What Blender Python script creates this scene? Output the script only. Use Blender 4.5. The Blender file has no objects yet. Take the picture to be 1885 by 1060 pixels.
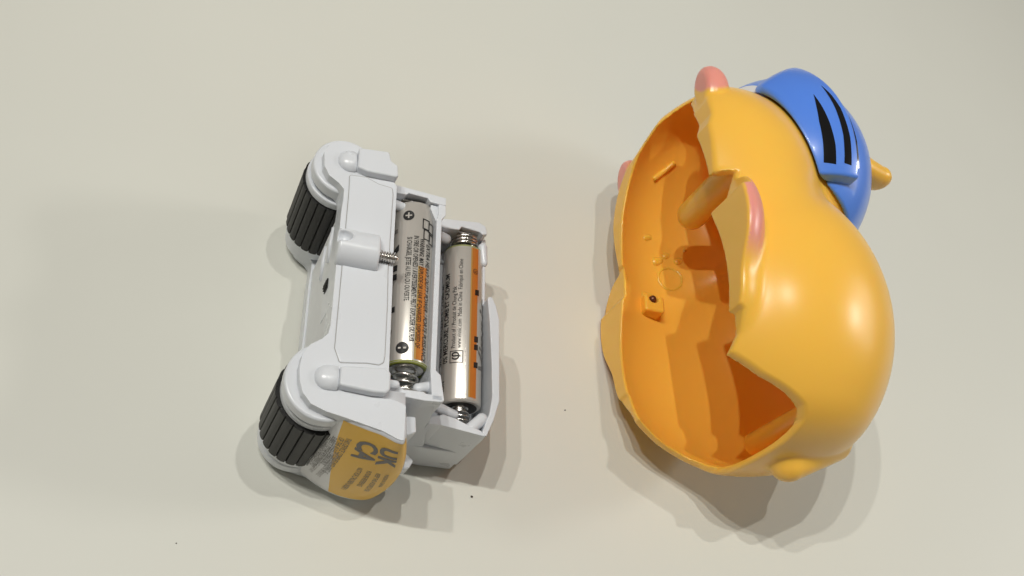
import bpy, bmesh, math, random
import numpy as np
from mathutils import Vector, Matrix, Quaternion

random.seed(4)
rng = np.random.default_rng(4)
MM = 0.001                      # everything below is written in millimetres
scene = bpy.context.scene

# ------------------------------------------------------------------ camera
cam_d = bpy.data.cameras.new("camera")
cam = bpy.data.objects.new("camera", cam_d)
scene.collection.objects.link(cam)
scene.camera = cam
cam_d.sensor_width = 36.0
cam_d.lens = 36.0 * 1900.0 / 1885.0
cam_d.clip_start = 0.01
cam_d.clip_end = 20.0
cam.matrix_world = Matrix((
    (0.9302948, -0.1767739, -0.3214070, -99.636 * MM),
    (0.0,        0.8762159, -0.4819187, -149.395 * MM),
    (0.3668126,  0.4483265,  0.8151391,  252.693 * MM),
    (0, 0, 0, 1)))

# ------------------------------------------------------------------ world and lamps
world = bpy.data.worlds.new("World")
scene.world = world
world.use_nodes = True
bg = world.node_tree.nodes["Background"]
bg.inputs[0].default_value = (1.0, 0.91, 0.80, 1)
bg.inputs[1].default_value = 0.105

def spot(name, x, y, z, power, radius=0.009, col=(1.0, 0.975, 0.915)):
    d = bpy.data.lights.new(name, 'SPOT')
    d.energy = power
    d.shadow_soft_size = radius
    d.color = col
    d.spot_size = math.radians(40)
    d.spot_blend = 1.0
    o = bpy.data.objects.new(name, d)
    o.location = (x, y, z)
    o.rotation_euler = (Vector((0.08, 0.03, 0)) - o.location).to_track_quat('-Z', 'Y').to_euler()
    scene.collection.objects.link(o)
    return o

# a row of small ceiling spots, all turned on the table
for x, y, p in ((-0.785, 0.11, 14.6), (-0.585, 0.10, 15.2), (-0.365, 0.08, 15.2), (0.05, 0.10, 9.6)):
    spot("ceiling_spot", x, y, 1.28, p)
# a bright window at the right of the room and a small lamp beside it, seen as the sheen on the orange back
for nm, loc, sx, sy, en, col in (("room_window", (1.95, 0.35, 0.95), 0.95, 0.75, 5.0, (1.0, 0.98, 0.95)), ("room_lamp", (1.70, 0.20, 1.20), 0.30, 0.13, 5.0, (1.0, 0.97, 0.92))):
    ld = bpy.data.lights.new(nm, 'AREA')
    ld.shape = 'RECTANGLE'
    ld.size, ld.size_y = sx, sy
    ld.energy = en
    ld.color = col
    lo_ = bpy.data.objects.new(nm, ld)
    lo_.location = loc
    lo_.rotation_euler = (Vector((0, 0, 0)) - lo_.location).to_track_quat('-Z', 'Y').to_euler()
    scene.collection.objects.link(lo_)

vs = scene.view_settings
vs.view_transform = 'Standard'
vs.look = 'None'
vs.exposure = 0.13
vs.gamma = 1.0
vs.use_curve_mapping = False
scene.cycles.max_bounces = 14
scene.cycles.diffuse_bounces = 10
scene.cycles.glossy_bounces = 4
scene.cycles.transmission_bounces = 4
scene.cycles.caustics_reflective = False
scene.cycles.caustics_refractive = False
scene.cycles.use_denoising = True
scene.cycles.sample_clamp_indirect = 4.0

# ------------------------------------------------------------------ materials
def mat(name, base, rough=0.4, metallic=0.0, sss=0.0, radius=(1, .5, .25), sss_scale=0.002, coat=0.0, spec=0.5,
        noise=0.0, noise_scale=400.0, bump=0.0, bump_scale=900.0, rough_var=0.0, alpha=1.0):
    m = bpy.data.materials.new(name)
    m.use_nodes = True
    nt = m.node_tree
    b = nt.nodes["Principled BSDF"]
    b.inputs["Base Color"].default_value = (*base, 1)
    b.inputs["Roughness"].default_value = rough
    b.inputs["Metallic"].default_value = metallic
    b.inputs["Specular IOR Level"].default_value = spec
    b.inputs["Coat Weight"].default_value = coat
    b.inputs["Coat Roughness"].default_value = 0.08
    b.inputs["Alpha"].default_value = alpha
    if sss > 0:
        b.inputs["Subsurface Weight"].default_value = sss
        b.inputs["Subsurface Radius"].default_value = radius
        b.inputs["Subsurface Scale"].default_value = sss_scale
    tc = nt.nodes.new("ShaderNodeTexCoord")
    if noise > 0 or rough_var > 0:
        n = nt.nodes.new("ShaderNodeTexNoise")
        n.inputs["Scale"].default_value = noise_scale
        n.inputs["Detail"].default_value = 5
        nt.links.new(tc.outputs["Object"], n.inputs["Vector"])
        if noise > 0:
            mx = nt.nodes.new("ShaderNodeMix")
            mx.data_type = 'RGBA'
            mx.inputs[6].default_value = (*[c * (1 - noise) for c in base], 1)
            mx.inputs[7].default_value = (*[min(1, c * (1 + noise)) for c in base], 1)
            nt.links.new(n.outputs["Fac"], mx.inputs[0])
            nt.links.new(mx.outputs[2], b.inputs["Base Color"])
        if rough_var > 0:
            mr = nt.nodes.new("ShaderNodeMapRange")
            mr.inputs[3].default_value = rough - rough_var
            mr.inputs[4].default_value = rough + rough_var
            nt.links.new(n.outputs["Fac"], mr.inputs[0])
            nt.links.new(mr.outputs[0], b.inputs["Roughness"])
    if bump > 0:
        n2 = nt.nodes.new("ShaderNodeTexNoise")
        n2.inputs["Scale"].default_value = bump_scale
        n2.inputs["Detail"].default_value = 4
        nt.links.new(tc.outputs["Object"], n2.inputs["Vector"])
        bp = nt.nodes.new("ShaderNodeBump")
        bp.inputs["Strength"].default_value = bump
        bp.inputs["Distance"].default_value = 0.0002
        nt.links.new(n2.outputs["Fac"], bp.inputs["Height"])
        nt.links.new(bp.outputs[0], b.inputs["Normal"])
    return m

M = {}
M['table'] = mat("cream_table", (0.655, 0.66, 0.60), rough=0.42, spec=0.35, noise=0.018, noise_scale=22, bump=0.10, bump_scale=260)
M['white'] = mat("white_plastic", (0.675, 0.70, 0.735), rough=0.28, sss=0.15, radius=(1, .9, .8), sss_scale=0.0012, rough_var=0.02, noise_scale=90, bump=0.02, bump_scale=500)
M['belly'] = mat("frosted_white_plastic", (0.74, 0.755, 0.765), rough=0.55, noise=0.05, noise_scale=300, bump=0.25, bump_scale=900)
M['rubber'] = mat("black_rubber", (0.010, 0.010, 0.0095), rough=0.48, spec=0.3, noise=0.25, noise_scale=300, bump=0.15, bump_scale=1500)
M['seam_shade'] = mat("gap_shade_grey", (0.36, 0.35, 0.34), rough=0.8)  # shadow of the panel gap, put into a flat grey
M['dark'] = mat("dark_hole", (0.02, 0.018, 0.015), rough=0.6)
M['steel'] = mat("spring_steel", (0.80, 0.78, 0.74), rough=0.22, metallic=1.0)
M['brass'] = mat("contact_plate", (0.45, 0.44, 0.42), rough=0.3, metallic=1.0)
M['foil'] = mat("battery_foil", (0.63, 0.60, 0.55), rough=0.30, metallic=0.48, noise=0.03, noise_scale=150, coat=0.25)
M['stripe'] = mat("orange_foil_stripe", (0.66, 0.235, 0.045), rough=0.32, metallic=0.4, coat=0.25)
M['goldedge'] = mat("gold_foil_edge", (0.80, 0.50, 0.16), rough=0.30, metallic=0.6)
M['ring'] = mat("green_insulator_ring", (0.30, 0.33, 0.06), rough=0.4)
M['ink'] = mat("black_ink", (0.016, 0.016, 0.016), rough=0.38)
M['greyink'] = mat("grey_ink", (0.16, 0.15, 0.14), rough=0.45)
M['lightink'] = mat("faded_grey_ink", (0.42, 0.41, 0.40), rough=0.5)
M['yellow'] = mat("yellow_label", (0.86, 0.50, 0.05), rough=0.38, noise=0.05, noise_scale=60)
M['clear'] = mat("clear_label", (0.74, 0.74, 0.75), rough=0.30, noise=0.03, noise_scale=90)
M['blue'] = mat("blue_plastic", (0.095, 0.255, 0.84), rough=0.30, sss=0.15, radius=(.3, .5, 1), sss_scale=0.001, coat=0.35)
M['lining'] = mat("white_lining", (0.80, 0.79, 0.80), rough=0.35)
M['black'] = mat("black_gloss_paint", (0.006, 0.006, 0.007), rough=0.14, spec=0.6)
M['brown'] = mat("rusty_screw", (0.16, 0.075, 0.045), rough=0.4, metallic=0.7)
M['crumb'] = mat("dark_crumb", (0.05, 0.035, 0.025), rough=0.8)

def shell_mat():
    base = (0.95, 0.535, 0.075)
    m = mat("orange_plastic", base, rough=0.29, sss=0.25, radius=(1.0, 0.4, 0.08), sss_scale=0.002, spec=0.5, bump=0.03, bump_scale=300)
    nt = m.node_tree
    b = nt.nodes["Principled BSDF"]
    prev = None
    col = (*base, 1)
    for att, c in (("pink", (0.83, 0.33, 0.27)), ("white", (0.83, 0.80, 0.78))):
        a = nt.nodes.new("ShaderNodeAttribute")
        a.attribute_name = att
        mx = nt.nodes.new("ShaderNodeMix")
        mx.data_type = 'RGBA'
        nt.links.new(a.outputs["Fac"], mx.inputs[0])
        if prev is None:
            mx.inputs[6].default_value = col
        else:
            nt.links.new(prev, mx.inputs[6])
        mx.inputs[7].default_value = (*c, 1)
        prev = mx.outputs[2]
    nt.links.new(prev, b.inputs["Base Color"])
    return m
M['shell'] = shell_mat()
M['orange'] = mat("orange_plastic_inside", (0.95, 0.525, 0.068), rough=0.28, sss=0.5, radius=(1, .42, .1), sss_scale=0.003)

# ------------------------------------------------------------------ helpers
def link(name, me, m, parent=None):
    o = bpy.data.objects.new(name, me)
    scene.collection.objects.link(o)
    if m is not None and not me.materials:
        me.materials.append(m)
    if parent is not None:
        o.parent = parent
        o.matrix_parent_inverse = Matrix.Translation(-Vector(parent.location))   # meshes are written in table coordinates
    return o

def empty(name, loc, label, cat, group=None):
    o = bpy.data.objects.new(name, None)
    o.empty_display_size = 0.01
    scene.collection.objects.link(o)
    o.location = [c * MM for c in loc]
    o["label"] = label
    o["category"] = cat
    if group:
        o["group"] = group
    return o

def mesh_from(name, verts, faces, smooth=True):
    me = bpy.data.meshes.new(name)
    me.from_pydata([(x * MM, y * MM, z * MM) for x, y, z in verts], [], faces)
    me.validate()
    me.update()
    if smooth:
        me.polygons.foreach_set("use_smooth", [True] * len(me.polygons))
    return me

def bevel(o, w, seg=3, angle=35):
    if w <= 0:
        return o
    b = o.modifiers.new("bevel", 'BEVEL')
    b.width = w * MM
    b.segments = seg
    b.limit_method = 'ANGLE'
    b.angle_limit = math.radians(angle)
    b.harden_normals = True
    b.miter_outer = 'MITER_ARC'
    return o

def area2(p):
    return sum(p[i][0] * p[(i + 1) % len(p)][1] - p[(i + 1) % len(p)][0] * p[i][1] for i in range(len(p)))

def round_poly(p, r, seg=5):
    """fillet the corners of a polygon; r is one radius or one per corner"""
    n = len(p)
    out = []
    for i in range(n):
        ri = r[i] if isinstance(r, (list, tuple)) else r
        a, b, c = (Vector((*p[(i + k) % n], 0)) for k in (-1, 0, 1))
        u, v = (a - b), (c - b)
        lu, lv = u.length, v.length
        if ri <= 0 or lu < 1e-6 or lv < 1e-6:
            out.append(p[i])
            continue
        u /= lu
        v /= lv
        ang = u.angle(v)
        if ang > math.pi - 0.06:
            out.append(p[i])
            continue
        t = min(ri / math.tan(ang / 2), lu * .48, lv * .48)
        q0, q1 = b + u * t, b + v * t
        for k in range(seg + 1):
            s = k / seg
            q = q0 * (1 - s) ** 2 + b * 2 * s * (1 - s) + q1 * s * s
            out.append((q.x, q.y))
    return out

def prism(name, pts, z0, z1, m, parent, r=0.0, bv=0.5, seg=3, rseg=5):
    p = round_poly(pts, r, rseg) if r else list(pts)
    if area2(p) < 0:
        p = p[::-1]
    n = len(p)
    v = [(x, y, z0) for x, y in p] + [(x, y, z1) for x, y in p]
    f = [tuple(range(n))[::-1], tuple(range(n, 2 * n))] + [(i, (i + 1) % n, n + (i + 1) % n, n + i) for i in range(n)]
    me = mesh_from(name, v, f)
    return bevel(link(name, me, m, parent), bv, seg, angle=40 if r else 30)

def rect(x0, y0, x1, y1):
    return [(x0, y0), (x1, y0), (x1, y1), (x0, y1)]

def circle(cx, cy, r, n=48, a0=0.0):
    return [(cx + r * math.cos(a0 + 2 * math.pi * i / n), cy + r * math.sin(a0 + 2 * math.pi * i / n)) for i in range(n)]

def tube_verts(path, rad, n=10, closed_ends=True):
    pts = [Vector(p) for p in path]
    rads = rad if isinstance(rad, (list, tuple)) else [rad] * len(pts)
    verts, faces = [], []
    up = Vector((0.13, 0.27, 0.95))
    prev = None
    for i, p in enumerate(pts):
        t = (pts[min(i + 1, len(pts) - 1)] - pts[max(i - 1, 0)]).normalized()
        if prev is None:
            a = t.cross(up).normalized()
        else:
            a = (prev - t * prev.dot(t)).normalized()
        prev = a
        b = t.cross(a)
        for k in range(n):
            an = 2 * math.pi * k / n
            verts.append(tuple(p + (a * math.cos(an) + b * math.sin(an)) * rads[i]))
    for i in range(len(pts) - 1):
        for k in range(n):
            k2 = (k + 1) % n
            faces.append((i * n + k, i * n + k2, (i + 1) * n + k2, (i + 1) * n + k))
    if closed_ends:
        faces.append(tuple(range(n))[::-1])
        faces.append(tuple(range((len(pts) - 1) * n, len(pts) * n)))
    return verts, faces

def tube(name, path, rad, m, parent, n=10, bv=0):
    v, f = tube_verts(path, rad, n)
    return bevel(link(name, mesh_from(name, v, f), m, parent), bv)

def capsule(name, a, b, r0, r1, m, parent, n=28, round_a=True, round_b=True, squash=None):
    a, b = Vector(a), Vector(b)
    t = (b - a).normalized()
    path, rads = [], []
    if round_a:
        for k in range(7):
            an = math.pi / 2 * k / 6
            path.append(a - t * r0 * math.cos(an))
            rads.append(max(r0 * math.sin(an), 0.02))
    else:
        e = 0.12 * r0
        path += [a, a + t * e * .3, a + t * e]
        rads += [r0 - e, r0 - e * .3, r0]
    if round_b:
        for k in range(7):
            an = math.pi / 2 * k / 6
            path.append(b + t * r1 * math.sin(an))
            rads.append(max(r1 * math.cos(an), 0.02))
    else:
        e = 0.12 * r1
        path += [b - t * e, b - t * e * .3, b]
        rads += [r1, r1 - e * .3, r1 - e]
    v, f = tube_verts(path, rads, n)
    if squash:
        v = [(x, y, squash[0] + (z - squash[0]) * squash[1]) for x, y, z in v]
    return link(name, mesh_from(name, v, f), m, parent)

# text as thin flat geometry, mapped on to a surface by a function (tx, ty) -> point
def text_mesh(body, size, bold=0.0, align='LEFT', shear=0.0, space=1.0):
    cu = bpy.data.curves.new("lettering", 'FONT')
    cu.body = body
    cu.size = size
    cu.align_x = align
    cu.offset = bold
    cu.shear = shear
    cu.space_character = space
    cu.resolution_u = 3
    o = bpy.data.objects.new("lettering", cu)
    scene.collection.objects.link(o)
    bpy.context.view_layer.update()
    dg = bpy.context.evaluated_depsgraph_get()
    me = bpy.data.meshes.new_from_object(o.evaluated_get(dg))
    bm = bmesh.new()
    bm.from_mesh(me)
    bmesh.ops.triangulate(bm, faces=bm.faces)
    if size > 2.5:
        for _ in range(2):
            long = [e for e in bm.edges if e.calc_length() > 0.6]
            if long:
                bmesh.ops.subdivide_edges(bm, edges=long, cuts=1)
        bmesh.ops.triangulate(bm, faces=bm.faces)
    vs_ = [tuple(v.co) for v in bm.verts]
    bm.verts.index_update()
    fs_ = [tuple(v.index for v in f.verts) for f in bm.faces]
    bm.free()
    bpy.data.objects.remove(o)
    bpy.data.curves.remove(cu)
    bpy.data.meshes.remove(me)
    return vs_, fs_

def lettering(name, items, fmap, m, parent):
    """items: (text, size, x, y, kw); fmap(x, y) -> 3D point; one printed part"""
    V, Fc = [], []
    for body, size, x, y, kw in items:
        sx = kw.pop('sx', 1.0)
        v, f = text_mesh(body, size, **kw)
        o = len(V)
        V += [fmap(p[0] * sx + x, p[1] + y) for p in v]
        Fc += [tuple(i + o for i in q) for q in f]
    return link(name, mesh_from(name, V, Fc, smooth=False), m, parent)

# ------------------------------------------------------------------ the table
tb = bmesh.new()
bmesh.ops.create_grid(tb, x_segments=2, y_segments=2, size=1.0)
me = bpy.data.meshes.new("table_top")
tb.to_mesh(me)
tb.free()
me.materials.append(M['table'])
table = bpy.data.objects.new("table_top", me)
scene.collection.objects.link(table)
table["kind"] = "structure"

# ------------------------------------------------------------------ implicit surfaces (for the moulded shell)
def ell(p, c, r):
    q = [(p[i] - c[i]) for i in range(3)]
    k0 = np.sqrt((q[0] / r[0]) ** 2 + (q[1] / r[1]) ** 2 + (q[2] / r[2]) ** 2)
    k1 = np.sqrt((q[0] / r[0] ** 2) ** 2 + (q[1] / r[1] ** 2) ** 2 + (q[2] / r[2] ** 2) ** 2)
    return k0 * (k0 - 1.0) / np.maximum(k1, 1e-6)

def smin(a, b, k):
    h = np.clip(0.5 + 0.5 * (b - a) / k, 0, 1)
    return b * (1 - h) + a * h - k * h * (1 - h)

def smax(a, b, k):
    return -smin(-a, -b, k)

def capsdf(p, a, b, r0, r1):
    a, b = np.array(a, float), np.array(b, float)
    d = b - a
    L2 = d @ d
    t = np.clip(((p[0] - a[0]) * d[0] + (p[1] - a[1]) * d[1] + (p[2] - a[2]) * d[2]) / L2, 0, 1)
    dx, dy, dz = (p[i] - a[i] - t * d[i] for i in range(3))
    return np.sqrt(dx * dx + dy * dy + dz * dz) - (r0 + (r1 - r0) * t)

def surface_nets(f, lo, hi, h):
    n = [int(math.ceil((hi[i] - lo[i]) / h)) + 1 for i in range(3)]
    ax = [(lo[i] + h * np.arange(n[i])).astype(np.float32) for i in range(3)]
    D = np.empty(n, np.float32)
    for i0 in range(0, n[0], 24):                       # in slabs, to keep memory low
        X, Y, Z = np.meshgrid(ax[0][i0:i0 + 24], ax[1], ax[2], indexing='ij')
        D[i0:i0 + 24] = f((X, Y, Z))
    S = D < 0
    cnt = np.zeros([k - 1 for k in n], np.int8)
    for dx in (0, 1):
        for dy in (0, 1):
            for dz in (0, 1):
                cnt += S[dx:n[0] - 1 + dx, dy:n[1] - 1 + dy, dz:n[2] - 1 + dz]
    I, J, K = np.nonzero((cnt > 0) & (cnt < 8))
    idx = -np.ones(cnt.shape, np.int32)
    idx[I, J, K] = np.arange(len(I))
    acc = np.zeros((len(I), 3))
    num = np.zeros(len(I))
    cor = [(0, 0, 0), (1, 0, 0), (0, 1, 0), (1, 1, 0), (0, 0, 1), (1, 0, 1), (0, 1, 1), (1, 1, 1)]
    for a in range(8):
        for b in range(a + 1, 8):
            ca, cb = np.array(cor[a]), np.array(cor[b])
            if abs(ca - cb).sum() != 1:
                continue
            da = D[I + ca[0], J + ca[1], K + ca[2]]
            db = D[I + cb[0], J + cb[1], K + cb[2]]
            w = (da < 0) != (db < 0)
            t = np.where(w, da / np.where(w, da - db, 1), 0)
            acc += np.where(w[:, None], ca + (cb - ca) * t[:, None], 0)
            num += w
    V = (np.stack([I, J, K], 1) + acc / num[:, None]) * h + np.array(lo)
    Q = []
    for axis in range(3):
        s0 = [slice(None)] * 3
        s1 = [slice(None)] * 3
        s0[axis] = slice(0, -1)
        s1[axis] = slice(1, None)
        A, B = S[tuple(s0)], S[tuple(s1)]
        E = np.nonzero(A != B)
        u, v = (axis + 1) % 3, (axis + 2) % 3
        ok = (E[u] > 0) & (E[v] > 0) & (E[u] < n[u] - 1) & (E[v] < n[v] - 1)
        E = [e[ok] for e in E]
        flip = A[tuple(E)]
        def cell(du, dv):
            e = list(E)
            e[u] = e[u] + du
            e[v] = e[v] + dv
            return idx[tuple(e)]
        q = np.stack([cell(-1, -1), cell(0, -1), cell(0, 0), cell(-1, 0)], 1)
        q = np.where(flip[:, None], q, q[:, ::-1])
        Q.append(q)
    return V, np.concatenate(Q)

def grad(f, V, e):
    g = np.empty_like(V)
    for i in range(3):
        a, b = V.copy(), V.copy()
        a[:, i] += e
        b[:, i] -= e
        g[:, i] = (f(tuple(a.T)) - f(tuple(b.T))) / (2 * e)
    return g

def polish(f, V, it=3):
    for _ in range(it):
        d = f(tuple(V.T))
        g = grad(f, V, 0.12)
        gg = np.maximum((g * g).sum(1), 0.15)
        V = V - np.clip(d / gg, -0.35, 0.35)[:, None] * g
    return V

def normals_of(f, V):
    g = grad(f, V, 0.22)
    return g / np.maximum(np.linalg.norm(g, axis=1), 1e-6)[:, None]

def np_mesh(name, V, Q, N, attrs=None):
    used = np.unique(Q)
    remap = -np.ones(len(V), np.int64)
    remap[used] = np.arange(len(used))
    me = bpy.data.meshes.new(name)
    v, q = V[used] * MM, remap[Q]
    me.vertices.add(len(v))
    me.vertices.foreach_set("co", v.astype(np.float32).ravel())
    me.loops.add(q.size)
    me.loops.foreach_set("vertex_index", q.astype(np.int32).ravel())
    me.polygons.add(len(q))
    me.polygons.foreach_set("loop_start", np.arange(0, q.size, 4, dtype=np.int32))
    me.polygons.foreach_set("use_smooth", np.ones(len(q), bool))
    me.update(calc_edges=True)
    me.validate()
    for k, a in (attrs or {}).items():
        at = me.attributes.new(k, 'FLOAT', 'POINT')
        at.data.foreach_set("value", a[used].astype(np.float32))
    me.normals_split_custom_set_from_vertices(N[used].astype(np.float32))
    return me

# ------------------------------------------------------------------ the orange toy shell
MID = 41.0                                             # height of its plane of symmetry
BODY = ((52.1, -22.6, MID), (38.9, 44.0, 38.0))
CHEST = ((48.0, 17.0, MID), (28.0, 34.5, 31.0))
BELLY = ((44.0, 6.0, MID), (26.0, 43.0, 33.0))
HEAD = ((70.0, 31.0, MID), (25.6, 29.8, 26.6))
HAT = ((70.0, 31.0, MID), (28.2, 32.5, 29.4))
def sym(p):
    return (p[0], p[1], MID + np.abs(p[2] - MID))

def f_core(p):
    d = smax(ell(p, *BODY), -61.8 - p[1], 9.0)
    d = smin(d, ell(p, *CHEST), 4.5)
    d = smin(d, ell(p, *BELLY), 3.5)
    return smin(d, ell(p, *HEAD), 3.2)

def f_leg(s):
    return ell(s, (38.0, 19.5, 59.3), (16.0, 20.0, 12.6))

def f_hind(s):
    return smin(ell(s, (29.5, -11.5, 69.5), (8.2, 15.5, 12.2)), ell(s, (30, -25, 66.0), (7.0, 15, 9.5)), 4.0)

def f_front(s):
    return ell(s, (33.6, 36.2, 64.8), (5.0, 7.4, 4.8))

def f_tail(p):
    d = capsdf(p, (60.5, -60.2, MID), (76.5, -53.6, MID), 5.1, 4.0)
    return smax(d, np.abs(p[2] - MID) - 8.0, 3.0)

CUT_Y = [-80, -66, -63.3, -60, -57.5, -55.3, -52.7, -49.5, -44.7, -40.8, -36.1, -35.2, -6.2, -4.6, 4.6, 5.2, 15, 19.8, 23.5, 38, 45, 52, 70]
CUT_X = [47, 48, 49, 50.2, 50.2, 48.4, 43.4, 36.6, 29.6, 30.6, 30.0, 28.8, 28.0, 31.0, 33.6, 28.7, 28.3, 28.0, 29.2, 29.8, 33.0, 37.0, 42]
CUT_XF = [47, 48, 49, 50.2, 50.2, 48.4, 43.4, 36.6, 29.9, 29.7, 29.6, 28.8, 28.4, 29.6, 29.6, 28.7, 28.4, 28.3, 28.6, 29.8, 33.0, 37.0, 42]
def cut_at(y, z):
    w = np.clip((z - MID + 4.0) / 18.0, 0, 1)
    near = np.interp(y, CUT_Y, CUT_X) + np.interp(y, [29, 36, 41, 46, 52, 60], [0.3, 1.6, 5.0, 7.5, 9.0, 8.0])
    return np.interp(y, CUT_Y, CUT_XF) * (1 - w) + near * w

def f_shell(p):
    s = sym(p)
    core = f_core(p)
    out = smin(core, f_leg(s), 4.5)
    out = smin(out, f_hind(s), 2.6)
    out = smin(out, f_tail(p), 2.0)
    d = smax(out, -(core + 2.1), 0.5)
    cut = (cut_at(p[1], p[2]) - p[0]) * 0.8
    d = smax(d, cut, 0.9)
    paw = smax(smax(f_front(s), 30.2 - p[0], 0.8), -(core + 1.2), 0.5)
    return smin(d, paw, 0.7)

H = 0.62
V, Q = surface_nets(f_shell, (22, -70, -1), (102, 70, 83), H)
V = polish(f_shell, V)
N = normals_of(f_shell, V)
P3 = tuple(V.T)
S3 = sym(P3)
core = np.minimum(f_core(P3), f_leg(S3))
hind, front, tail = f_hind(S3), f_front(S3), f_tail(P3)
sole = cut_at(V[:, 1], V[:, 2])
# paint: the toes are sprayed pink, the face mask is white
ss = lambda a, b, x: np.clip((x - a) / (b - a), 0, 1) ** 2 * (3 - 2 * np.clip((x - a) / (b - a), 0, 1))
proud = core - np.minimum(hind, front)
pink = ss(0.4, 1.6, core - hind) * ss(-26, -19, V[:, 1]) * ss(0.25, 0.6, V[:, 0] - sole) * ss(-1.2, -0.4, core)
pinkf = ss(0.8, 1.8, core - front) * ss(27, 29, V[:, 1]) * ss(0.0, 1.5, S3[2] - 60.5)
pink = np.maximum(pink, pinkf)
hat_lo = np.interp(V[:, 1], [27, 38, 44, 60], [60, 57, 56, 54.0])
white = ss(-8.0, -7.6, V[:, 0] - hat_lo) * ss(42.5, 43.2, V[:, 1]) * ss(-1.0, -0.4, core)
shell = empty("toy_shell", (52, -5, 0), "hollow orange plastic animal toy shell with blue helmet, lying on its side", "toy shell")
cz = V[Q].mean(1)
qc = lambda a: a[Q].mean(1)
near = cz[:, 2] > MID
d_core = qc(core)
is_hind = (qc(hind) < d_core - 0.8) & (qc(hind) < 1.0)
is_front = (qc(front) < d_core - 0.8) & (qc(front) < 1.0) & ~is_hind
is_tail = (qc(tail) < d_core - 0.6) & ~is_hind & ~is_front
at = {"pink": pink, "white": white}
rest = ~(is_hind | is_front | is_tail)
link("body", np_mesh("body", V, Q[rest], N, at), M['shell'], shell)
for mask, nm_, side, lab in ((is_hind, "hind_paw", True, "upper hind paw, flat sole with a pink toe edge"), (is_hind, "hind_paw", False, "lower hind paw, near the table"),
                             (is_front, "front_paw", True, "pink upper front paw"), (is_front, "front_paw", False, "lower front paw, near the table")):
    sel = mask & (near == side)
    if sel.any():
        o = link(nm_, np_mesh(nm_, V, Q[sel], N, at), M['shell'], shell)
        o["label"] = lab
if is_tail.any():
    link("tail", np_mesh("tail", V, Q[is_tail], N, at), M['shell'], shell)

# helmet: a thin dome over the head and a raised striped band on each side
def hat_lower(y):                                       # lower edge of the band, front to back
    return np.interp(y, [8, 14, 19, 27, 35, 44, 51, 60], [70, 63.0, 60.5, 57.2, 54.6, 52.0, 51.0, 51.5])

def hat_upper(y):
    return np.interp(y, [8, 14, 21, 31, 42, 53, 62], [77.5, 76.6, 75.6, 73.8, 71.2, 68.0, 65.0])

def f_dome(p):
    e = ell(p, *HAT)
    d = smax(e + 1.1, -(e + 2.9), 0.5)
    d = smax(d, 0.5 - f_core(p), 0.4)
    lo = np.interp(p[1], [4, 8, 14, 27, 44, 60], [87, 81, 67.5, 61, 56.0, 54.0])
    d = smax(d, (lo - p[0]) * 0.75, 0.8)
    return smax(d, 6.8 - p[1], 0.8)

def f_band(p):
    s = sym(p)
    e = ell(p, *HAT)
    d = smax(e - 2.4, -(e + 1.4), 0.9)
    d = smax(d, 0.6 - f_core(p), 0.4)
    d = smax(d, (hat_lower(p[1]) - p[0]) * 0.85, 0.8)
    d = smax(d, (p[0] - hat_upper(p[1])) * 0.9, 0.8)
    d = smax(d, MID + 3.0 - s[2], 0.6)
    end = (13.6 + 0.10 * (p[0] - 63)) - p[1]
    d = smax(d, (p[1] - 46.5 - 0.85 * (p[0] - 52)) * 0.8, 2.5)
    return smax(d, end, 0.7)

helmet = None
for nm_, ff, lo, hi in (("helmet_dome", f_dome, (46, 2, 8), (102, 68, 75)), ):
    v, q = surface_nets(ff, lo, hi, 0.62)
    v = polish(ff, v)
    helmet = link(nm_, np_mesh(nm_, v, q, normals_of(ff, v)), M['blue'], shell)
def f_lining(p):
    e = ell(p, *HAT)
    d = smax(e + 1.3, -(e + 3.0), 0.4)
    lo = np.interp(p[1], [27, 44, 60], [61, 56.0, 54.0])
    d = smax(d, (lo - 3.4 - p[0]) * 0.9, 0.4)
    d = smax(d, (p[0] - lo - 1.5) * 0.9, 0.4)
    d = smax(d, 34.0 - p[1], 0.4)
    return smax(d, 0.3 - f_core(p), 0.4)
v, q = surface_nets(f_lining, (46, 30, 8), (66, 68, 75), 0.5)
v = polish(f_lining, v)
link("helmet_lining", np_mesh("helmet_lining", v, q, normals_of(f_lining, v)), M['lining'], shell)
v, q = surface_nets(f_band, (46, 5, 8), (82, 68, 75), 0.5)
v = polish(f_band, v)
nb = normals_of(f_band, v)
czb = v[q].mean(1)[:, 2] > MID
for side in (True, False):
    if (czb == side).any():
        o = link("helmet_band", np_mesh("helmet_band", v, q[czb == side], nb), M['blue'], shell)
        o["label"] = "raised blue band with black stripes" if side else "raised blue band on the far side"
        if side:
            band = o

def on_hat(x, y, off):
    c, r = HAT
    r = [k + 2.4 + off for k in r]
    t = 1 - ((x - c[0]) / r[0]) ** 2 - ((y - c[1]) / r[1]) ** 2
    return (x, y, c[2] + r[2] * math.sqrt(max(t, 0)))

def stripe(left, right, n=26, w=4):
    ly, lx = zip(*left)
    ry, rx = zip(*right)
    y0, y1 = left[0][0], left[-1][0]
    vv, ff = [], []
    for i in range(n + 1):
        y = y0 + (y1 - y0) * i / n
        a, b = np.interp(y, ly, lx), np.interp(y, ry, rx)
        for k in range(w + 1):
            vv.append(on_hat(a + (b - a) * k / w, y, 0.06))
    for i in range(n):
        for k in range(w):
            a = i * (w + 1) + k
            ff.append((a, a + w + 1, a + w + 2, a + 1))
    return link("black_stripe", mesh_from("black_stripe", vv, ff), M['black'], band)

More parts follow.
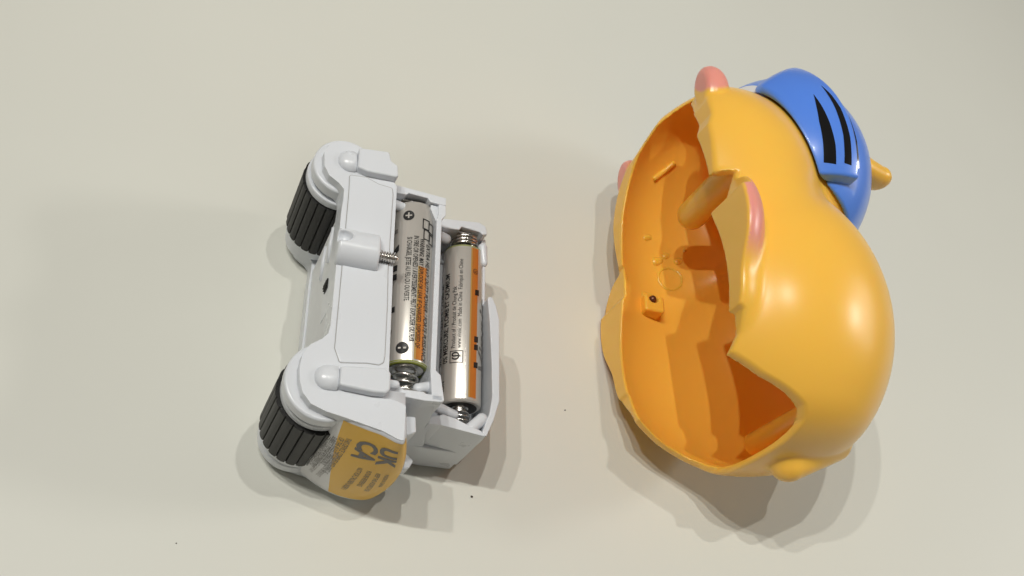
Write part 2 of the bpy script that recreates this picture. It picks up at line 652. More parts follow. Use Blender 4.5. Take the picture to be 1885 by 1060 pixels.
stripe([(16.6, 64.2), (22, 63.7), (28.6, 62.9), (34, 62.9), (38.6, 63.2)], [(16.9, 67.9), (22, 67.4), (28.6, 66.0), (34, 64.6), (38.6, 63.25)])
stripe([(17.4, 70.5), (25.5, 70.0), (34.5, 68.7), (40, 67.7), (43.5, 67.1)], [(17.6, 73.0), (25.5, 72.4), (34.5, 70.8), (40, 69.0), (43.5, 67.15)])
stripe([(17.4, 75.2), (25.5, 74.3), (33, 73.0)], [(17.6, 75.9), (25.5, 74.8), (33, 73.05)], w=2)

# ears poking out of the helmet
for s in (1, -1):
    def f_ear(p, s=s):
        d = capsdf(p, (92, 31.5, MID + s * 10), (100.0, 32.3, MID + s * 10), 7.4, 4.4)
        return smax(d, np.abs(p[1] - 32.2 - 0.1 * (p[0] - 95)) - 3.6, 3.0)
    v, q = surface_nets(f_ear, (84, 24, MID + s * 10 - 9), (110, 46, MID + s * 10 + 9), 0.7)
    v = polish(f_ear, v)
    link("ear", np_mesh("ear", v, q, normals_of(f_ear, v), {"pink": np.zeros(len(v)), "white": np.zeros(len(v))}), M['shell'], shell)

# moulded details inside the shell
def wall_z(x, y, off=2.1):
    """height of the lower inside wall of the shell under (x, y)"""
    zs = np.linspace(0, MID, 220)
    d = f_core((np.full(220, float(x)), np.full(220, float(y)), zs)) + off
    k = np.nonzero(d < 0)[0]
    return float(zs[k[0]]) if len(k) else MID

capsule("screw_peg", (44.3, 16.7, 33), (44.3, 16.7, 66), 4.4, 4.6, M['orange'], shell, round_b=False)
capsule("screw_peg", (62, -50, 58), (62, -50, 25), 3.0, 3.4, M['orange'], shell, round_b=False)
bx, by = 40.6, -3.4
bz = wall_z(bx, by)
blk = prism("bracket", [(bx - 3.2, by - 3.4), (bx + 3.4, by - 3.4), (bx + 3.4, by + 2.0), (bx + 1.6, by + 2.0), (bx + 1.2, by - 0.2), (bx - 1.2, by - 0.2), (bx - 1.6, by + 2.0), (bx - 3.2, by + 2.0)], bz - 5, bz + 3.6, M['orange'], shell, bv=0.8)
capsule("rusty_screw", (bx, by + 1.0, bz + 1.2), (bx, by + 1.2, bz + 2.4), 1.3, 1.2, M['brown'], shell)
capsule("bracket_lip", (bx - 2.0, by + 3.2, bz - 1), (bx + 2.4, by + 3.0, bz - 1.6), 2.2, 1.8, M['orange'], shell)
mx_, my_ = 48.5, 7.5
ringv, ringf = [], []
for rr, up in ((4.2, -0.2), (3.9, 0.18), (3.6, 0.18), (3.3, -0.2)):
    for k in range(48):
        an = 2 * math.pi * k / 48
        x, y = mx_ + rr * math.cos(an), my_ + rr * math.sin(an)
        ringv.append((x, y, wall_z(x, y) + up))
for a in range(3):
    for k in range(48):
        ringf.append((a * 48 + k, a * 48 + (k + 1) % 48, (a + 1) * 48 + (k + 1) % 48, (a + 1) * 48 + k))
link("mould_mark", mesh_from("mould_mark", ringv, ringf), M['orange'], shell)
for (x0, y0, x1, y1, w) in ((40, 37, 46, 42.5, 0.9), ):
    n = 10
    path = []
    for k in range(n + 1):
        x, y = x0 + (x1 - x0) * k / n, y0 + (y1 - y0) * k / n
        path.append((x, y, wall_z(x, y) + 0.05))
    tube("rib", path, w, M['orange'], shell, n=10)
for x, y, rr in ((44, 13, 1.8), (47.5, 15.5, 1.5), (51.5, 14, 1.6), (40, 20, 1.3), (54, 18, 1.2)):
    z = wall_z(x, y)
    capsule("moulding_bump", (x, y, z - 1.1), (x + 1.6, y + 0.7, z - 1.1), rr, rr * .9, M['orange'], shell, n=20)

# ------------------------------------------------------------------ the white toy chassis
ch = empty("toy_chassis", (-45, -28, 0), "white plastic toy chassis with black rollers and open battery trays, lying on its side", "toy chassis")
W = M['white']
UPC, LOC = (-60.8, 1.2), (-60.5, -57.0)                 # the two axles

# side plate that faces the camera, carrying both wheel covers
plate = [(-59.3, 6.0), (-61.0, 6.9), (-63.8, 6.5), (-65.9, 4.9), (-66.9, 2.3), (-66.5, -1.9), (-65.1, -4.3), (-62.6, -5.9), (-61.2, -7.4), (-61.2, -10.3),
         (-61.4, -14), (-61.4, -44.5), (-61.7, -46.5), (-63.0, -48.1), (-65.4, -49.9), (-66.9, -52.4), (-67.3, -55.5), (-67.0, -58.7), (-66.0, -61.6), (-64.0, -63.9),
         (-60.5, -65.2), (-56.7, -65.9), (-47.7, -67.9), (-44.3, -69.3), (-42.8, -69.6), (-42.8, -61.1), (-45.1, -60.3), (-49.6, -59.7), (-47.2, -57.8),
         (-47.2, -53.7), (-47.6, -33.5), (-48.0, -18.7), (-48.1, -3.2), (-49.0, -2.3), (-53.8, -2.0), (-58.4, -0.6), (-58.4, 5.5)]
prism("side_plate", plate, 36.5, 44.0, W, ch, r=0.8, bv=0.8, seg=4)
# inset panel, a thin grey tube round it drawn as the gap's shade
inset = [(-60.2, -3.0), (-55.9, -2.7), (-52.8, -3.9), (-49.3, -4.2), (-49.0, -6.0), (-49.0, -27.8), (-48.6, -36.6), (-48.4, -50.0), (-48.6, -51.6), (-49.6, -52.4), (-52.3, -52.4), (-58.6, -53.3), (-60.0, -50), (-60.0, -8)]
prism("inset_panel", inset, 43.0, 44.22, W, ch, r=0.7, bv=0.3)
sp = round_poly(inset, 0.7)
tube("seam_shade_line", [(x, y, 44.02) for x, y in sp + sp[:2]], 0.10, M['seam_shade'], ch, n=6)
# frame between the side plates, the belly side faces left
frame_pts = [(-60.8, -10.5), (-60.8, -46.5), (-55.0, -53.0), (-47.6, -57.0), (-47.6, -2.8), (-54.0, -4.0)]
prism("frame", frame_pts, 2.0, 36.4, M['belly'], ch, r=0.8, bv=0.5)
far_plate = [(x, y) for x, y in plate]
prism("side_plate", far_plate, 0.6, 6.5, W, ch, r=0.8, bv=0.8, seg=3)

def cover(c, r, zs):
    for z0, z1, rr in zs:
        prism("wheel_cover", circle(c[0], c[1], rr, 56), z0, z1, W, ch, bv=0.7, seg=4)

cover(UPC, 8.05, ((37.2, 41.2, 8.05), (3.2, 7.2, 8.05)))
cover(LOC, 9.35, ((37.2, 41.2, 9.4), (3.2, 7.2, 9.2)))
for c, rt, rh in ((UPC, 9.1, 8.6), (LOC, 9.9, 9.1)):
    ro = empty_part = bpy.data.objects.new("roller", None)
    scene.collection.objects.link(ro)
    ro.empty_display_size = 0.005
    ro.parent = ch
    ro.matrix_parent_inverse = Matrix.Translation(-Vector(ch.location))
    teeth = 24
    pts = []
    for k in range(teeth):
        a = 2 * math.pi * k / teeth
        s = 2 * math.pi / teeth
        for f_, rr in ((0.0, rt), (0.25, rt + .12), (0.55, rt + .12), (0.84, rt), (0.88, rt - .38), (0.96, rt - .38)):
            pts.append((c[0] + rr * math.cos(a + f_ * s), c[1] + rr * math.sin(a + f_ * s)))
    prism("tyre", pts, 11.2, 33.6, M['rubber'], ro, bv=0.18, seg=2)
    prism("hub_disc", circle(c[0], c[1], rh, 56), 33.65, 36.4, W, ro, bv=0.5)
    prism("hub_disc", circle(c[0], c[1], rh, 56), 7.25, 11.15, W, ro, bv=0.5)

# rods with round heads that lie on the plate
capsule("rod_head", (-60.4, 0.9, 44.0), (-58.9, 1.0, 44.0), 3.0, 3.0, W, ch, round_b=False, squash=(44.0, 0.62))
prism("rod", [(-58.8, 4.1), (-51.2, 4.9), (-50.5, 2.3), (-48.8, 1.3), (-48.4, -2.2), (-56.3, -2.4), (-58.8, -1.7)], 37.0, 46.4, W, ch, r=0.7, bv=1.3, seg=5)
capsule("rod_head", (-60.9, -57.3, 44.0), (-58.7, -57.2, 44.0), 3.0, 3.0, W, ch, round_b=False, squash=(44.0, 0.66))
prism("rod", [(-58.7, -55.0), (-58.7, -59.7), (-51.1, -60.2), (-48.2, -60.0), (-47.3, -59.0), (-47.3, -54.9), (-48.6, -53.9)], 40.0, 46.6, W, ch, r=0.8, bv=1.2, seg=5)
capsule("pin", (-47.6, -55.7, 41.8), (-44.9, -55.4, 41.6), 1.1, 0.95, W, ch, n=18)

# screw boss: a half round barrel across the panel with a keyhole at its left end, the screw pokes out on the right
def f_boss(p):
    d = np.sqrt(((p[1] + 23.9) / 4.8) ** 2 + ((p[2] - 43.8) / 4.5) ** 2)
    d = (d - 1) * 4.5
    d = smax(d, -62.0 - p[0], 1.0)
    d = smax(d, p[0] + 51.6 + 0.10 * (p[2] - 44), 0.8)
    d = smax(d, 43.4 - p[2], 0.2)
    d = smax(d, -capsdf(p, (-64.0, -22.4, 47.6), (-60.4, -22.4, 47.4), 1.75, 1.55), 0.7)
    return smax(d, -capsdf(p, (-60.6, -22.4, 46.5), (-60.6, -22.4, 50.0), 1.5, 1.5), 0.5)
v, q = surface_nets(f_boss, (-65, -30.5, 42), (-49, -17.5, 50), 0.3)
v = polish(f_boss, v)
link("screw_boss", np_mesh("screw_boss", v, q, normals_of(f_boss, v)), W, ch)
path, rads = [], []
x = -52.2
while x < -48.2:
    for dx, rr in ((0, 0.8), (0.26, 1.35), (0.34, 1.35), (0.6, 0.8)):
        path.append((x + dx, -24.9, 45.6))
        rads.append(rr)
    x += 0.64
path += [(x + .1, -24.9, 45.6), (x + .7, -24.9, 45.6)]
rads += [0.9, 0.25]
tube("screw", path, rads, M['steel'], ch, n=18)

# belly slot with a small black gear
prism("slot", rect(-60.95, -36.5, -60.2, -24.5), 27.5, 34.5, M['white'], ch, r=0.4, bv=0.2)
gp = []
for k in range(22):
    for f_, rr in ((0, 2.4), (.3, 2.4), (.55, 2.05), (.8, 2.05)):
        a = 2 * math.pi * (k + f_) / 22
        gp.append((-59.2 + rr * math.cos(a), -27.8 + rr * math.sin(a)))
prism("gear", gp, 29.6, 33.2, M['rubber'], ch, bv=0.08, seg=1)
for y0, y1, z in ((-20.5, -12.0, 30.0), (-21.5, -13.0, 22.0)):
    tube("belly_rib", [(-60.9, y0, z), (-61.1, (y0 + y1) / 2, z + 1.6), (-60.9, y1, z + 3)], 0.5, W, ch, n=8)
for y, z in ((-40, 8), (-46, 12), (-34, 6), (-43.5, 26)):
    capsule("belly_bump", (-60.9, y, z), (-60.9, y - 1.2, z + .4), 0.7, 0.6, M['belly'], ch, n=12)

# battery trays
prism("tray_floor", rect(-47.4, -56.5, -33.0, -1.5), 20.0, 27.5, W, ch, bv=0.4)
def wall(name, pts, z0, z1, bv=0.45, r=0.3):
    return prism(name, pts, z0, z1, W, ch, r=r, bv=bv)
# upper end of the first tray, with a stepped lip
wall("tray_wall", [(-47.6, -2.6), (-47.6, -0.2), (-34.0, -1.0), (-34.0, -3.4), (-38.2, -3.2), (-38.9, -2.2), (-44.0, -1.9), (-44.6, -2.5)], 20.0, 40.2)
wall("tray_divider", [(-34.1, -1.1), (-33.9, -6.0), (-34.9, -7.6), (-34.9, -49.6), (-33.7, -50.6), (-32.6, -57.0), (-35.6, -57.2), (-36.3, -50), (-36.3, -8.0), (-35.9, -6.5), (-35.9, -1.2)], 12.0, 40.0)
wall("battery_clip", [(-35.8, -3.6), (-37.8, -3.5), (-37.9, -4.6), (-36.2, -8.4), (-35.8, -9.6)], 30.0, 39.4, bv=0.5)
wall("tray_wall", [(-46.6, -56.7), (-43.2, -57.3), (-37.4, -57.6), (-33.0, -57.3), (-33.2, -55.7), (-37.0, -55.8), (-37.9, -55.4), (-42.4, -55.6), (-43.4, -54.9), (-46.6, -55.0)], 12.0, 40.0)
capsule("battery_stop", (-46.9, -4.2, 37.2), (-43.6, -4.5, 36.8), 1.3, 1.2, W, ch, n=18)
# second tray, lower and farther right
prism("tray_floor", rect(-34.2, -56.0, -17.6, 0.8), 8.0, 15.4, W, ch, bv=0.4)
wall("tray_wall", [(-33.6, -1.6), (-33.0, 0.2), (-30.5, 0.8), (-20.6, 1.9), (-18.8, 1.0), (-18.2, -1.4), (-19.6, -1.9), (-20.4, -1.2), (-25.6, -0.7), (-26.3, -1.8), (-30.4, -2.2)], 8.0, 28.2, r=0.5)
wall("tray_wall", rect(-18.6, -21.5, -17.4, -0.8), 8.0, 24.5)
capsule("battery_stop", (-33.0, -3.6, 26.3), (-29.2, -3.9, 25.6), 1.7, 1.4, W, ch, n=18)
capsule("battery_stop", (-18.6, -4.2, 25.2), (-17.9, -8.6, 24.6), 1.3, 1.0, W, ch, n=18)
wall("tray_wall", [(-33.0, -56.8), (-29.0, -55.4), (-25.8, -56.0), (-21.8, -57.6), (-19.4, -58.2), (-18.0, -59.6), (-21.9, -59.1), (-26.0, -58.6), (-29.4, -58.2), (-32.8, -58.3)], 6.0, 28.2, r=0.2)
capsule("battery_stop", (-29.6, -52.4, 25.0), (-25.0, -53.4, 24.2), 1.3, 1.2, W, ch, n=18)
capsule("battery_stop", (-21.4, -57.3, 26.6), (-18.6, -54.6, 26.6), 1.5, 1.6, W, ch, n=18)
capsule("battery_stop", (-38.4, -53.8, 37.6), (-35.6, -52.8, 37.4), 1.3, 1.3, W, ch, n=18)
# curved retaining wing on the right
wing = [(-17.9, -20.6), (-16.6, -20.2), (-15.4, -23.0), (-14.5, -26.5), (-14.3, -49.5), (-15.8, -54.8), (-17.8, -59.6), (-18.9, -58.6), (-17.0, -53.2), (-16.3, -48.5), (-16.6, -39.0), (-17.2, -28.0)]
wall("retaining_wing", wing, 5.0, 28.0, r=0.8, bv=0.6)
# lower housing
low = [(-47.0, -4), (-33, 0.6), (-20.0, 1.4), (-15.5, -2.5), (-13.4, -8), (-13.2, -53.6), (-18.4, -59.3), (-27.5, -59.3), (-34, -58.9), (-42, -58.8), (-47.0, -57)]
prism("lower_housing", low, 0.7, 14.2, W, ch, r=0.8, bv=0.7)
web = [(-45.5, -57.4, 37.0), (-33.6, -57.5, 37.0), (-32.4, -57.2, 28.0), (-29.5, -59.0, 14.3), (-43.0, -60.2, 14.3), (-45.5, -55.0, 37.0), (-33.6, -55.0, 37.0), (-32.4, -55.0, 28.0), (-29.5, -55.0, 14.3), (-43.0, -55.0, 14.3)]
bevel(link("sloped_web", mesh_from("sloped_web", web, [(4, 3, 2, 1, 0), (5, 6, 7, 8, 9), (0, 1, 6, 5), (1, 2, 7, 6), (2, 3, 8, 7), (3, 4, 9, 8), (4, 0, 5, 9)]), W, ch), 0.5)
prism("hook", [(-40.2, -59.6), (-37.6, -59.4), (-37.3, -63.2), (-39.4, -64.3), (-42.0, -63.5), (-42.0, -60)], 22.0, 34.2, W, ch, r=0.6, bv=0.5)
prism("hook", [(-38.5, -63.4), (-35.8, -63.5), (-33.7, -65.2), (-34.8, -67.2), (-37.2, -68.2), (-39.5, -66.0)], 16.0, 20.5, W, ch, r=0.7, bv=0.6)

# rounded end block and the label that wraps it
TOP = [(-57.4, -61.0), (-57.0, -65.2), (-52.0, -66.9), (-47.7, -67.9), (-44.0, -69.4), (-42.6, -68.6), (-42.8, -62.0)]
MIDL = [(-58.4, -61.5), (-57.8, -66.2), (-52.0, -69.6), (-46.0, -71.4), (-40.5, -71.6), (-37.6, -69.0), (-37.4, -62.0)]
BOT = [(-59.2, -61.0), (-59.0, -65.0), (-53.0, -69.0), (-47.0, -71.0), (-40.6, -70.8), (-36.8, -67.0), (-36.2, -61.0)]

def catmull(P, t):
    n = len(P) - 1
    i = min(int(t * n), n - 1)
    u = t * n - i
    g = lambda k: Vector((*P[max(0, min(n, k))], 0))
    a, b, c, d = g(i - 1), g(i), g(i + 1), g(i + 2)
    return 0.5 * ((2 * b) + (c - a) * u + (2 * a - 5 * b + 4 * c - d) * u * u + (3 * b - a - 3 * c + d) * u ** 3)

def end_surf(u, v, off=0.0):
    """u along the rim, v from the plate (0) down to the table side (1)"""
    def base(u, v):
        a, b, c = catmull(TOP, u), catmull(MIDL, u), catmull(BOT, u)
        l0, l1, l2 = 2 * (v - .5) * (v - 1), 4 * v * (1 - v), 2 * v * (v - .5)
        p = a * l0 + b * l1 + c * l2
        return Vector((p.x, p.y, 43.6 - 40.0 * v))
    p = base(u, v)
    if off:
        du = base(min(u + .01, 1), v) - base(max(u - .01, 0), v)
        dv = base(u, min(v + .01, 1)) - base(u, max(v - .01, 0))
        nn = du.cross(dv).normalized()
        if nn.y > 0:
            nn = -nn
        p = p + nn * off
    return tuple(p)

nu, nv = 40, 20
vv = [end_surf(i / nu, j / nv) for j in range(nv + 1) for i in range(nu + 1)]
ff = [(j * (nu + 1) + i, j * (nu + 1) + i + 1, (j + 1) * (nu + 1) + i + 1, (j + 1) * (nu + 1) + i) for j in range(nv) for i in range(nu)]
b0 = len(vv)
for j in range(nv + 1):
    z = 43.6 - 40.0 * j / nv
    vv += [(-57.0, -58.0, z), (-43.0, -58.0, z)]
for j in range(nv):
    r0, r1 = j * (nu + 1), (j + 1) * (nu + 1)
    c0, c1 = b0 + 2 * j, b0 + 2 * j + 2
    ff += [(r0, r1, c1, c0), (r0 + nu, c0 + 1, c1 + 1, r1 + nu), (c0, c1, c1 + 1, c0 + 1)]
ff += [tuple([nv * (nu + 1) + i for i in range(nu + 1)] + [b0 + 2 * nv + 1, b0 + 2 * nv]), tuple([i for i in range(nu, -1, -1)] + [b0, b0 + 1])]
eb = link("end_block", mesh_from("end_block", vv, ff), W, ch)

def label_part(name, u0, u1f, m, flip=False, v0=0.03, v1=0.97, off=0.13):
    n_, k_ = 26, 22
    vv, ff = [], []
    for j in range(k_ + 1):
        v = v0 + (v1 - v0) * j / k_
        a, b = u0(v), u1f(v)
        for i in range(n_ + 1):
            vv.append(end_surf(a + (b - a) * i / n_, v, off))
    for j in range(k_):
        for i in range(n_):
            q = j * (n_ + 1) + i
            ff.append((q, q + 1, q + n_ + 2, q + n_ + 1))
    return link(name, mesh_from(name, vv, ff), m, ch)

split = lambda v: 0.20 + 0.10 * v + 0.10 * v * v
clear = label_part("clear_label", lambda v: 0.13 - 0.02 * v, split, M['clear'])
clear["label"] = "clear grey part of the sticker with small print"
yel = label_part("yellow_label", split, lambda v: 0.86 - 0.05 * v, M['yellow'])
yel["label"] = "yellow part of the sticker with UKCA mark"
# print runs down the block (reading direction away from the plate), letter tops to the right
ULEN = 27.0
def lab(tx, ty):
    return end_surf(ty / ULEN, tx / 40.0, 0.19)
lettering("printed_mark", [("UK", 5.6, 4.6, 14.2, dict(bold=0.22, sx=1.05)), ("CA", 5.6, 5.2, 9.6, dict(bold=0.22, sx=1.05))], lab, M['greyink'], yel)
small_y = ["THIS DEVICE COMPLIES WITH PART 15", "OF THE RULES. OPERATION IS", "SUBJECT TO THE FOLLOWING TWO", "CONDITIONS: (1) THIS DEVICE MAY"]
items = []
for k, t in enumerate(small_y):
    items.append((t, 1.25, 7.0 + 1.2 * k, 7.4 - 1.0 * k, dict(sx=1.0)))
for k, t in enumerate(["MADE IN CHINA", "KEEP THIS ADDRESS FOR", "FUTURE REFERENCE", "NOT FOR CHILDREN UNDER 3"]):
    items.append((t, 1.25, 17.0, 16.6 - 1.7 * k, dict(sx=0.9)))
lettering("small_print", items, lab, M['greyink'], yel)
items = []
for k, t in enumerate(["NOT CAUSE HARMFUL INTERFERENCE,", "AND (2) THIS DEVICE MUST ACCEPT ANY", "INTERFERENCE RECEIVED, INCLUDING", "THAT MAY CAUSE UNDESIRED"]):
    items.append((t, 1.0, 15.5 - 0.5 * k, 7.1 - 1.2 * k, dict(sx=1.0)))
lettering("small_print", items, lab, M['lightink'], clear)

# springs and contacts belong to the trays
def spring(name, c, y0, y1, r0, r1, turns, wire, parent):
    n = int(turns * 22)
    path = []
    for k in range(n + 1):
        t = k / n
        a = 2 * math.pi * turns * t
        r = r0 + (r1 - r0) * t
        path.append((c[0] + r * math.cos(a), y0 + (y1 - y0) * t, c[1] + r * math.sin(a)))
    return tube(name, path, wire, M['steel'], parent, n=8)

B1, B2 = (-40.7, 34.0), (-22.9, 22.0)
R = 5.35
prism("contact_plate", rect(-45.2, -55.0, -36.6, -54.6), 28.5, 38.4, M['brass'], ch, bv=0.1)
spring("spring", B1, -54.6, -48.4, 3.5, 2.5, 3.1, 0.40, ch)
prism("contact_plate", rect(-28.0, -1.25, -19.2, -0.95), 16.5, 26.4, M['brass'], ch, bv=0.1)
spring("spring", B2, -1.2, -5.6 + 1.5, 3.9, 3.3, 3.2, 0.42, ch)
prism("contact_plate", rect(-45.0, -2.75, -37.0, -2.5), 28.5, 38.0, M['brass'], ch, bv=0.1)
spring("spring", B2, -56.0, -51.0, 2.8, 1.9, 4.0, 0.36, ch)

# ------------------------------------------------------------------ the two batteries
def lathe_y(name, c, prof, m, parent, n=64):
    vv, ff = [], []
    for y, r in prof:
        for k in range(n):
            a = 2 * math.pi * k / n
            vv.append((c[0] + r * math.sin(a), y, c[1] + r * math.cos(a)))
    for i in range(len(prof) - 1):
        for k in range(n):
            k2 = (k + 1) % n
            ff.append((i * n + k, i * n + k2, (i + 1) * n + k2, (i + 1) * n + k))
    ff += [tuple(range(n))[::-1], tuple(range((len(prof) - 1) * n, len(prof) * n))]
    me = mesh_from(name, vv, ff)
    bm = bmesh.new()
    bm.from_mesh(me)
    bmesh.ops.recalc_face_normals(bm, faces=bm.faces)
    bm.to_mesh(me)
    bm.free()
    return bevel(link(name, me, m, parent), 0.05, 2, 50)

def patch(name, c, y0, y1, a0, a1, m, parent, off=0.05, n=10, skew=0.0):
    """a printed patch on the can; angles in degrees from straight up towards +x"""
    vv, ff = [], []
    for i in range(n + 1):
        a = math.radians(a0 + (a1 - a0) * i / n)
        sk = skew * i / n
        for y in (y0 + sk, y1 + sk):
            vv.append((c[0] + (R + off) * math.sin(a), y, c[1] + (R + off) * math.cos(a)))
    for i in range(n):
        ff.append((2 * i, 2 * i + 2, 2 * i + 3, 2 * i + 1))
    me = mesh_from(name, vv, ff)
    return link(name, me, m, parent)

def wrap(c, y, ang, dirn):
    """text map: dirn +1 reads towards +y with letter tops to -x, -1 the other way round"""
    def f(tx, ty):
        a = math.radians(ang) - dirn * ty / R
        rr = R + 0.09
        return (c[0] + rr * math.sin(a), y + dirn * tx, c[1] + rr * math.cos(a))
    return f

def disc_mark(name, c, y, ang, r, sign, parent):
    """black disc with a light plus or minus"""
    w = wrap(c, y, ang, 1)
    n = 28
    vv = [w(0, 0)] + [w(r * math.cos(2 * math.pi * k / n), r * math.sin(2 * math.pi * k / n)) for k in range(n)]
    o = link(name, mesh_from(name, vv, [(0, 1 + k, 1 + (k + 1) % n) for k in range(n)], smooth=False), M['ink'], parent)
    f2 = lambda tx, ty: tuple(Vector(w(tx, ty)) + Vector((0, 0, 0.05)))
    bars = [(0.62 * r, 0.14 * r)] if sign == '-' else [(0.58 * r, 0.13 * r), (0.13 * r, 0.58 * r)]
    vv, ff = [], []
    for hx, hy in bars:
        if sign == '-':
            hx, hy = hy, hx
        b = len(vv)
        vv += [f2(-hx, -hy), f2(hx, -hy), f2(hx, hy), f2(-hx, hy)]
        ff.append((b, b + 1, b + 2, b + 3))
    link("polarity_sign", mesh_from("polarity_sign", vv, ff, smooth=False), M['foil'], o)

def frame_mark(c, y, ang, hw, hh, t, parent, name="printed_box", m='ink'):
    w = wrap(c, y, ang, 1)
    vv, ff = [], []
    for x0, x1, y0, y1 in ((-hw, hw, -hh, -hh + t), (-hw, hw, hh - t, hh), (-hw, -hw + t, -hh + t, hh - t), (hw - t, hw, -hh + t, hh - t)):
        for s in range(4):
            ya, yb = y0 + (y1 - y0) * s / 4, y0 + (y1 - y0) * (s + 1) / 4
            b = len(vv)
            vv += [w(x0, ya), w(x1, ya), w(x1, yb), w(x0, yb)]
            ff.append((b, b + 1, b + 2, b + 3))
    return link(name, mesh_from(name, vv, ff, smooth=False), M[m], parent)

def battery(c, ypos, yneg, label):
    """ypos: y of the plus end of the can, yneg: of the minus end"""
    s = 1 if ypos > yneg else -1
    b = empty("battery", (c[0], (ypos + yneg) / 2, c[1] - R), label, "battery", "batteries in the chassis trays")
    lathe_y("can", c, [(ypos, R - 1.0), (ypos - s * .05, R - .55), (ypos - s * .3, R - .15), (ypos - s * .8, R), (yneg + s * .7, R), (yneg + s * .25, R - .12), (yneg, R - .5), (yneg + s * .1, R - 1.0), (yneg + s * .3, R - 1.3)], M['foil'], b)
    lathe_y("plus_cap", c, [(ypos - s * .3, 2.4), (ypos + s * .2, 2.2), (ypos + s * .35, 1.9), (ypos + s * 1.3, 1.85), (ypos + s * 1.45, 1.6)], M['steel'], b, 40)
    lathe_y("insulator_ring", c, [(ypos + s * .02, R - 1.0), (ypos + s * .12, R - 1.3), (ypos + s * .12, 2.5)], M['dark'], b, 40)
    lathe_y("minus_plate", c, [(yneg - s * .02, R - 1.05), (yneg - s * .22, R - 1.35), (yneg - s * .22, 1.0)], M['steel'], b, 40)
    lathe_y("jacket_edge", c, [(yneg + s * .62, R + .02), (yneg + s * .1, R - .2), (yneg - s * .05, R - .65), (yneg + s * .05, R - .9)], M['ring'], b)
    return b

b1 = battery(B1, -3.0, -48.2, "battery nearest the white panel, plus mark at its upper end")
patch("orange_stripe", B1, -47.2, -22.0, 9, 31, M['stripe'], b1)
patch("gold_stripe", B1, -47.2, -22.0, 4, 9, M['goldedge'], b1, off=0.055)
disc_mark("plus_mark", B1, -7.6, -29, 1.45, '+', b1)
disc_mark("minus_mark", B1, -44.6, -27, 1.55, '-', b1)
t_ = -1
lettering("warning_print", [
    ("SI CHARGEE, JETEE AU FEU OU OUVERTE.", 1.75, 0.0, 0.0, dict(sx=0.56, bold=0.02))], wrap(B1, -14.0, -29, t_), M['ink'], b1)
lettering("warning_print", [
    ("IN FIRE OR OPENED / AVERTISSEMENT: PEUT EXPLOSER OU FUIR", 1.75, 0.0, 0.0, dict(sx=0.58, bold=0.02))], wrap(B1, -13.5, -11, t_), M['ink'], b1)
lettering("warning_print", [
    ("WARNING: MAY EXPLODE OR LEAK IF CHARGED, DISPOSED OF", 1.75, 0.0, 0.0, dict(sx=0.60, bold=0.03))], wrap(B1, -14.0, 6, t_), M['ink'], b1)
lettering("power_print", [
    ("EXTRA HEAVY DUTY POWER / FORTE PUISSANCE", 2.0, 0.0, 0.0, dict(sx=0.72, bold=0.02, shear=0.2))], wrap(B1, -15.0, 26, t_), M['ink'], b1)
for y, a, hw, hh in ((-9.5, 22, 1.5, 1.1), (-12.5, 26, 1.5, 1.1), (-10.0, 42, 1.5, 1.1), (-13.2, 44, 1.5, 1.0)):
    frame_mark(B1, y, a, hw, hh, 0.3, b1, "recycling_box")
patch("logo_bar", B1, -20.2, -18.3, -92, -52, M['ink'], b1, off=0.08, skew=2.6)
for y0, y1 in ((-23.3, -21.6), (-25.8, -24.1), (-34.8, -33.2)):
    patch("logo_bar", B1, y0, y1, -80, -54, M['ink'], b1, off=0.08)
patch("logo_bar", B1, -12.2, -11.0, -72, -60, M['greyink'], b1, off=0.08)
lettering("registered_mark", [("®", 3.0, 0, 0, {})], wrap(B1, -41.0, -60, 1), M['greyink'], b1)

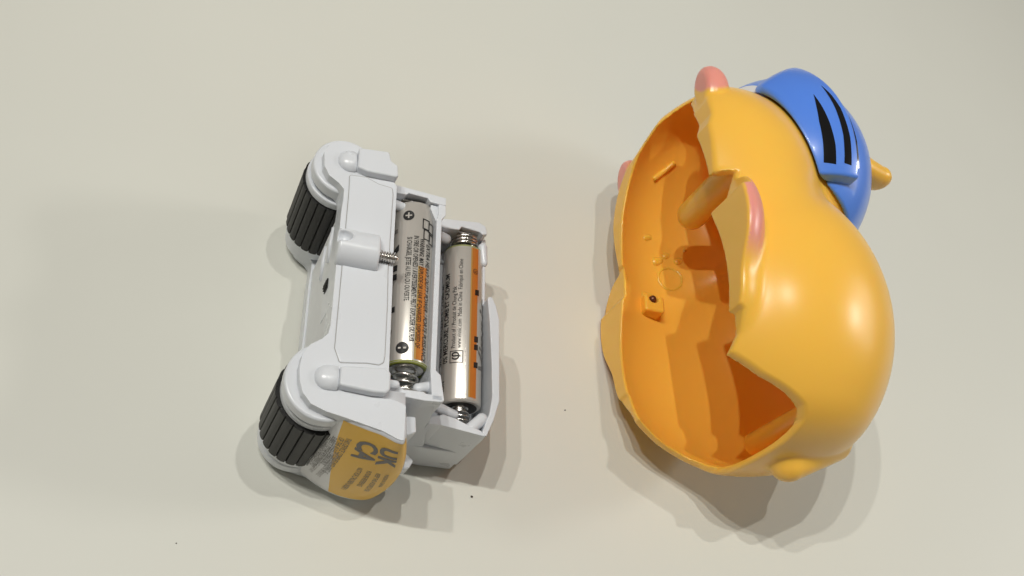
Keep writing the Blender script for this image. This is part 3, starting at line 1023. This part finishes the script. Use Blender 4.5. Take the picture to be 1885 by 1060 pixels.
b2 = battery(B2, -50.6, -5.2, "battery in the outer tray, with printed address lines and spring at its upper end")
patch("orange_stripe", B2, -49.4, -6.0, 8, 29, M['stripe'], b2)
patch("gold_stripe", B2, -49.4, -6.0, 4, 8, M['goldedge'], b2, off=0.055)
lettering("address_print", [("Product of / Produit de Chung Pak", 1.6, 0, 0, dict(sx=0.80))], wrap(B2, -36.2, -35, 1), M['ink'], b2)
lettering("address_print", [("www.vinnic.com  Made in China  Fabriqué en Chine", 1.6, 0, 0, dict(sx=0.78))], wrap(B2, -36.2, -19, 1), M['ink'], b2)
lettering("mercury_print", [("0% MERCURE, PLOMB ET CADMIUM", 2.3, 0, 0, dict(sx=0.72, bold=0.04))], wrap(B2, -40.0, -58, 1), M['ink'], b2)
lettering("mercury_print", [("0% MERCURY/LEAD & CADMIUM", 2.3, 0, 0, dict(sx=0.72, bold=0.04))], wrap(B2, -40.0, -84, 1), M['ink'], b2)
frame_mark(B2, -38.6, -31, 1.7, 1.75, 0.2, b2, "maker_box")
lettering("maker_symbol", [("φ", 3.4, -1.0, -0.7, dict(bold=0.06))], wrap(B2, -38.6, -31, 1), M['ink'], b2)
lettering("type_print", [("ION", 2.0, 0, 0, dict(sx=0.8))], wrap(B2, -47.6, -66, 1), M['ink'], b2)
lettering("brand_print", [("Vinnic", 7.4, 0, 0, dict(sx=1.2, bold=0.08, shear=0.15))], wrap(B2, -42.0, 92, 1), M['greyink'], b2)
for y0, y1 in ((-20.3, -18.6), (-34.0, -32.3), (-36.2, -34.6), (-41.2, -39.6)):
    patch("logo_bar", B2, y0, y1, 19, 34, M['ink'], b2, off=0.08, skew=0.3)
lettering("registered_mark", [("®", 2.2, 0, 0, {})], wrap(B2, -14.0, 28, 1), M['ink'], b2)

# ------------------------------------------------------------------ crumbs on the table
for x, y, r, lab_ in ((-11.6, -65.7, 0.30, "dark crumb on the table below the batteries"), (16.4, -36.9, 0.20, "dark crumb on the table between the two toy halves"),
                      (-84.5, -85.3, 0.15, "dark crumb on the table near the lower left corner"), (2.5, 22.0, 0.0, "")):
    if r <= 0:
        continue
    bm = bmesh.new()
    bmesh.ops.create_icosphere(bm, subdivisions=2, radius=r * MM)
    for v in bm.verts:
        v.co *= random.uniform(0.75, 1.2)
        v.co.z *= 0.6
        v.co.x *= 1.2
    me = bpy.data.meshes.new("crumb")
    bm.to_mesh(me)
    bm.free()
    o = link("crumb", me, M['crumb'])
    o.location = (x * MM, y * MM, r * 0.5 * MM)
    o["label"] = lab_
    o["category"] = "crumb"
    o["group"] = "crumbs on the table"
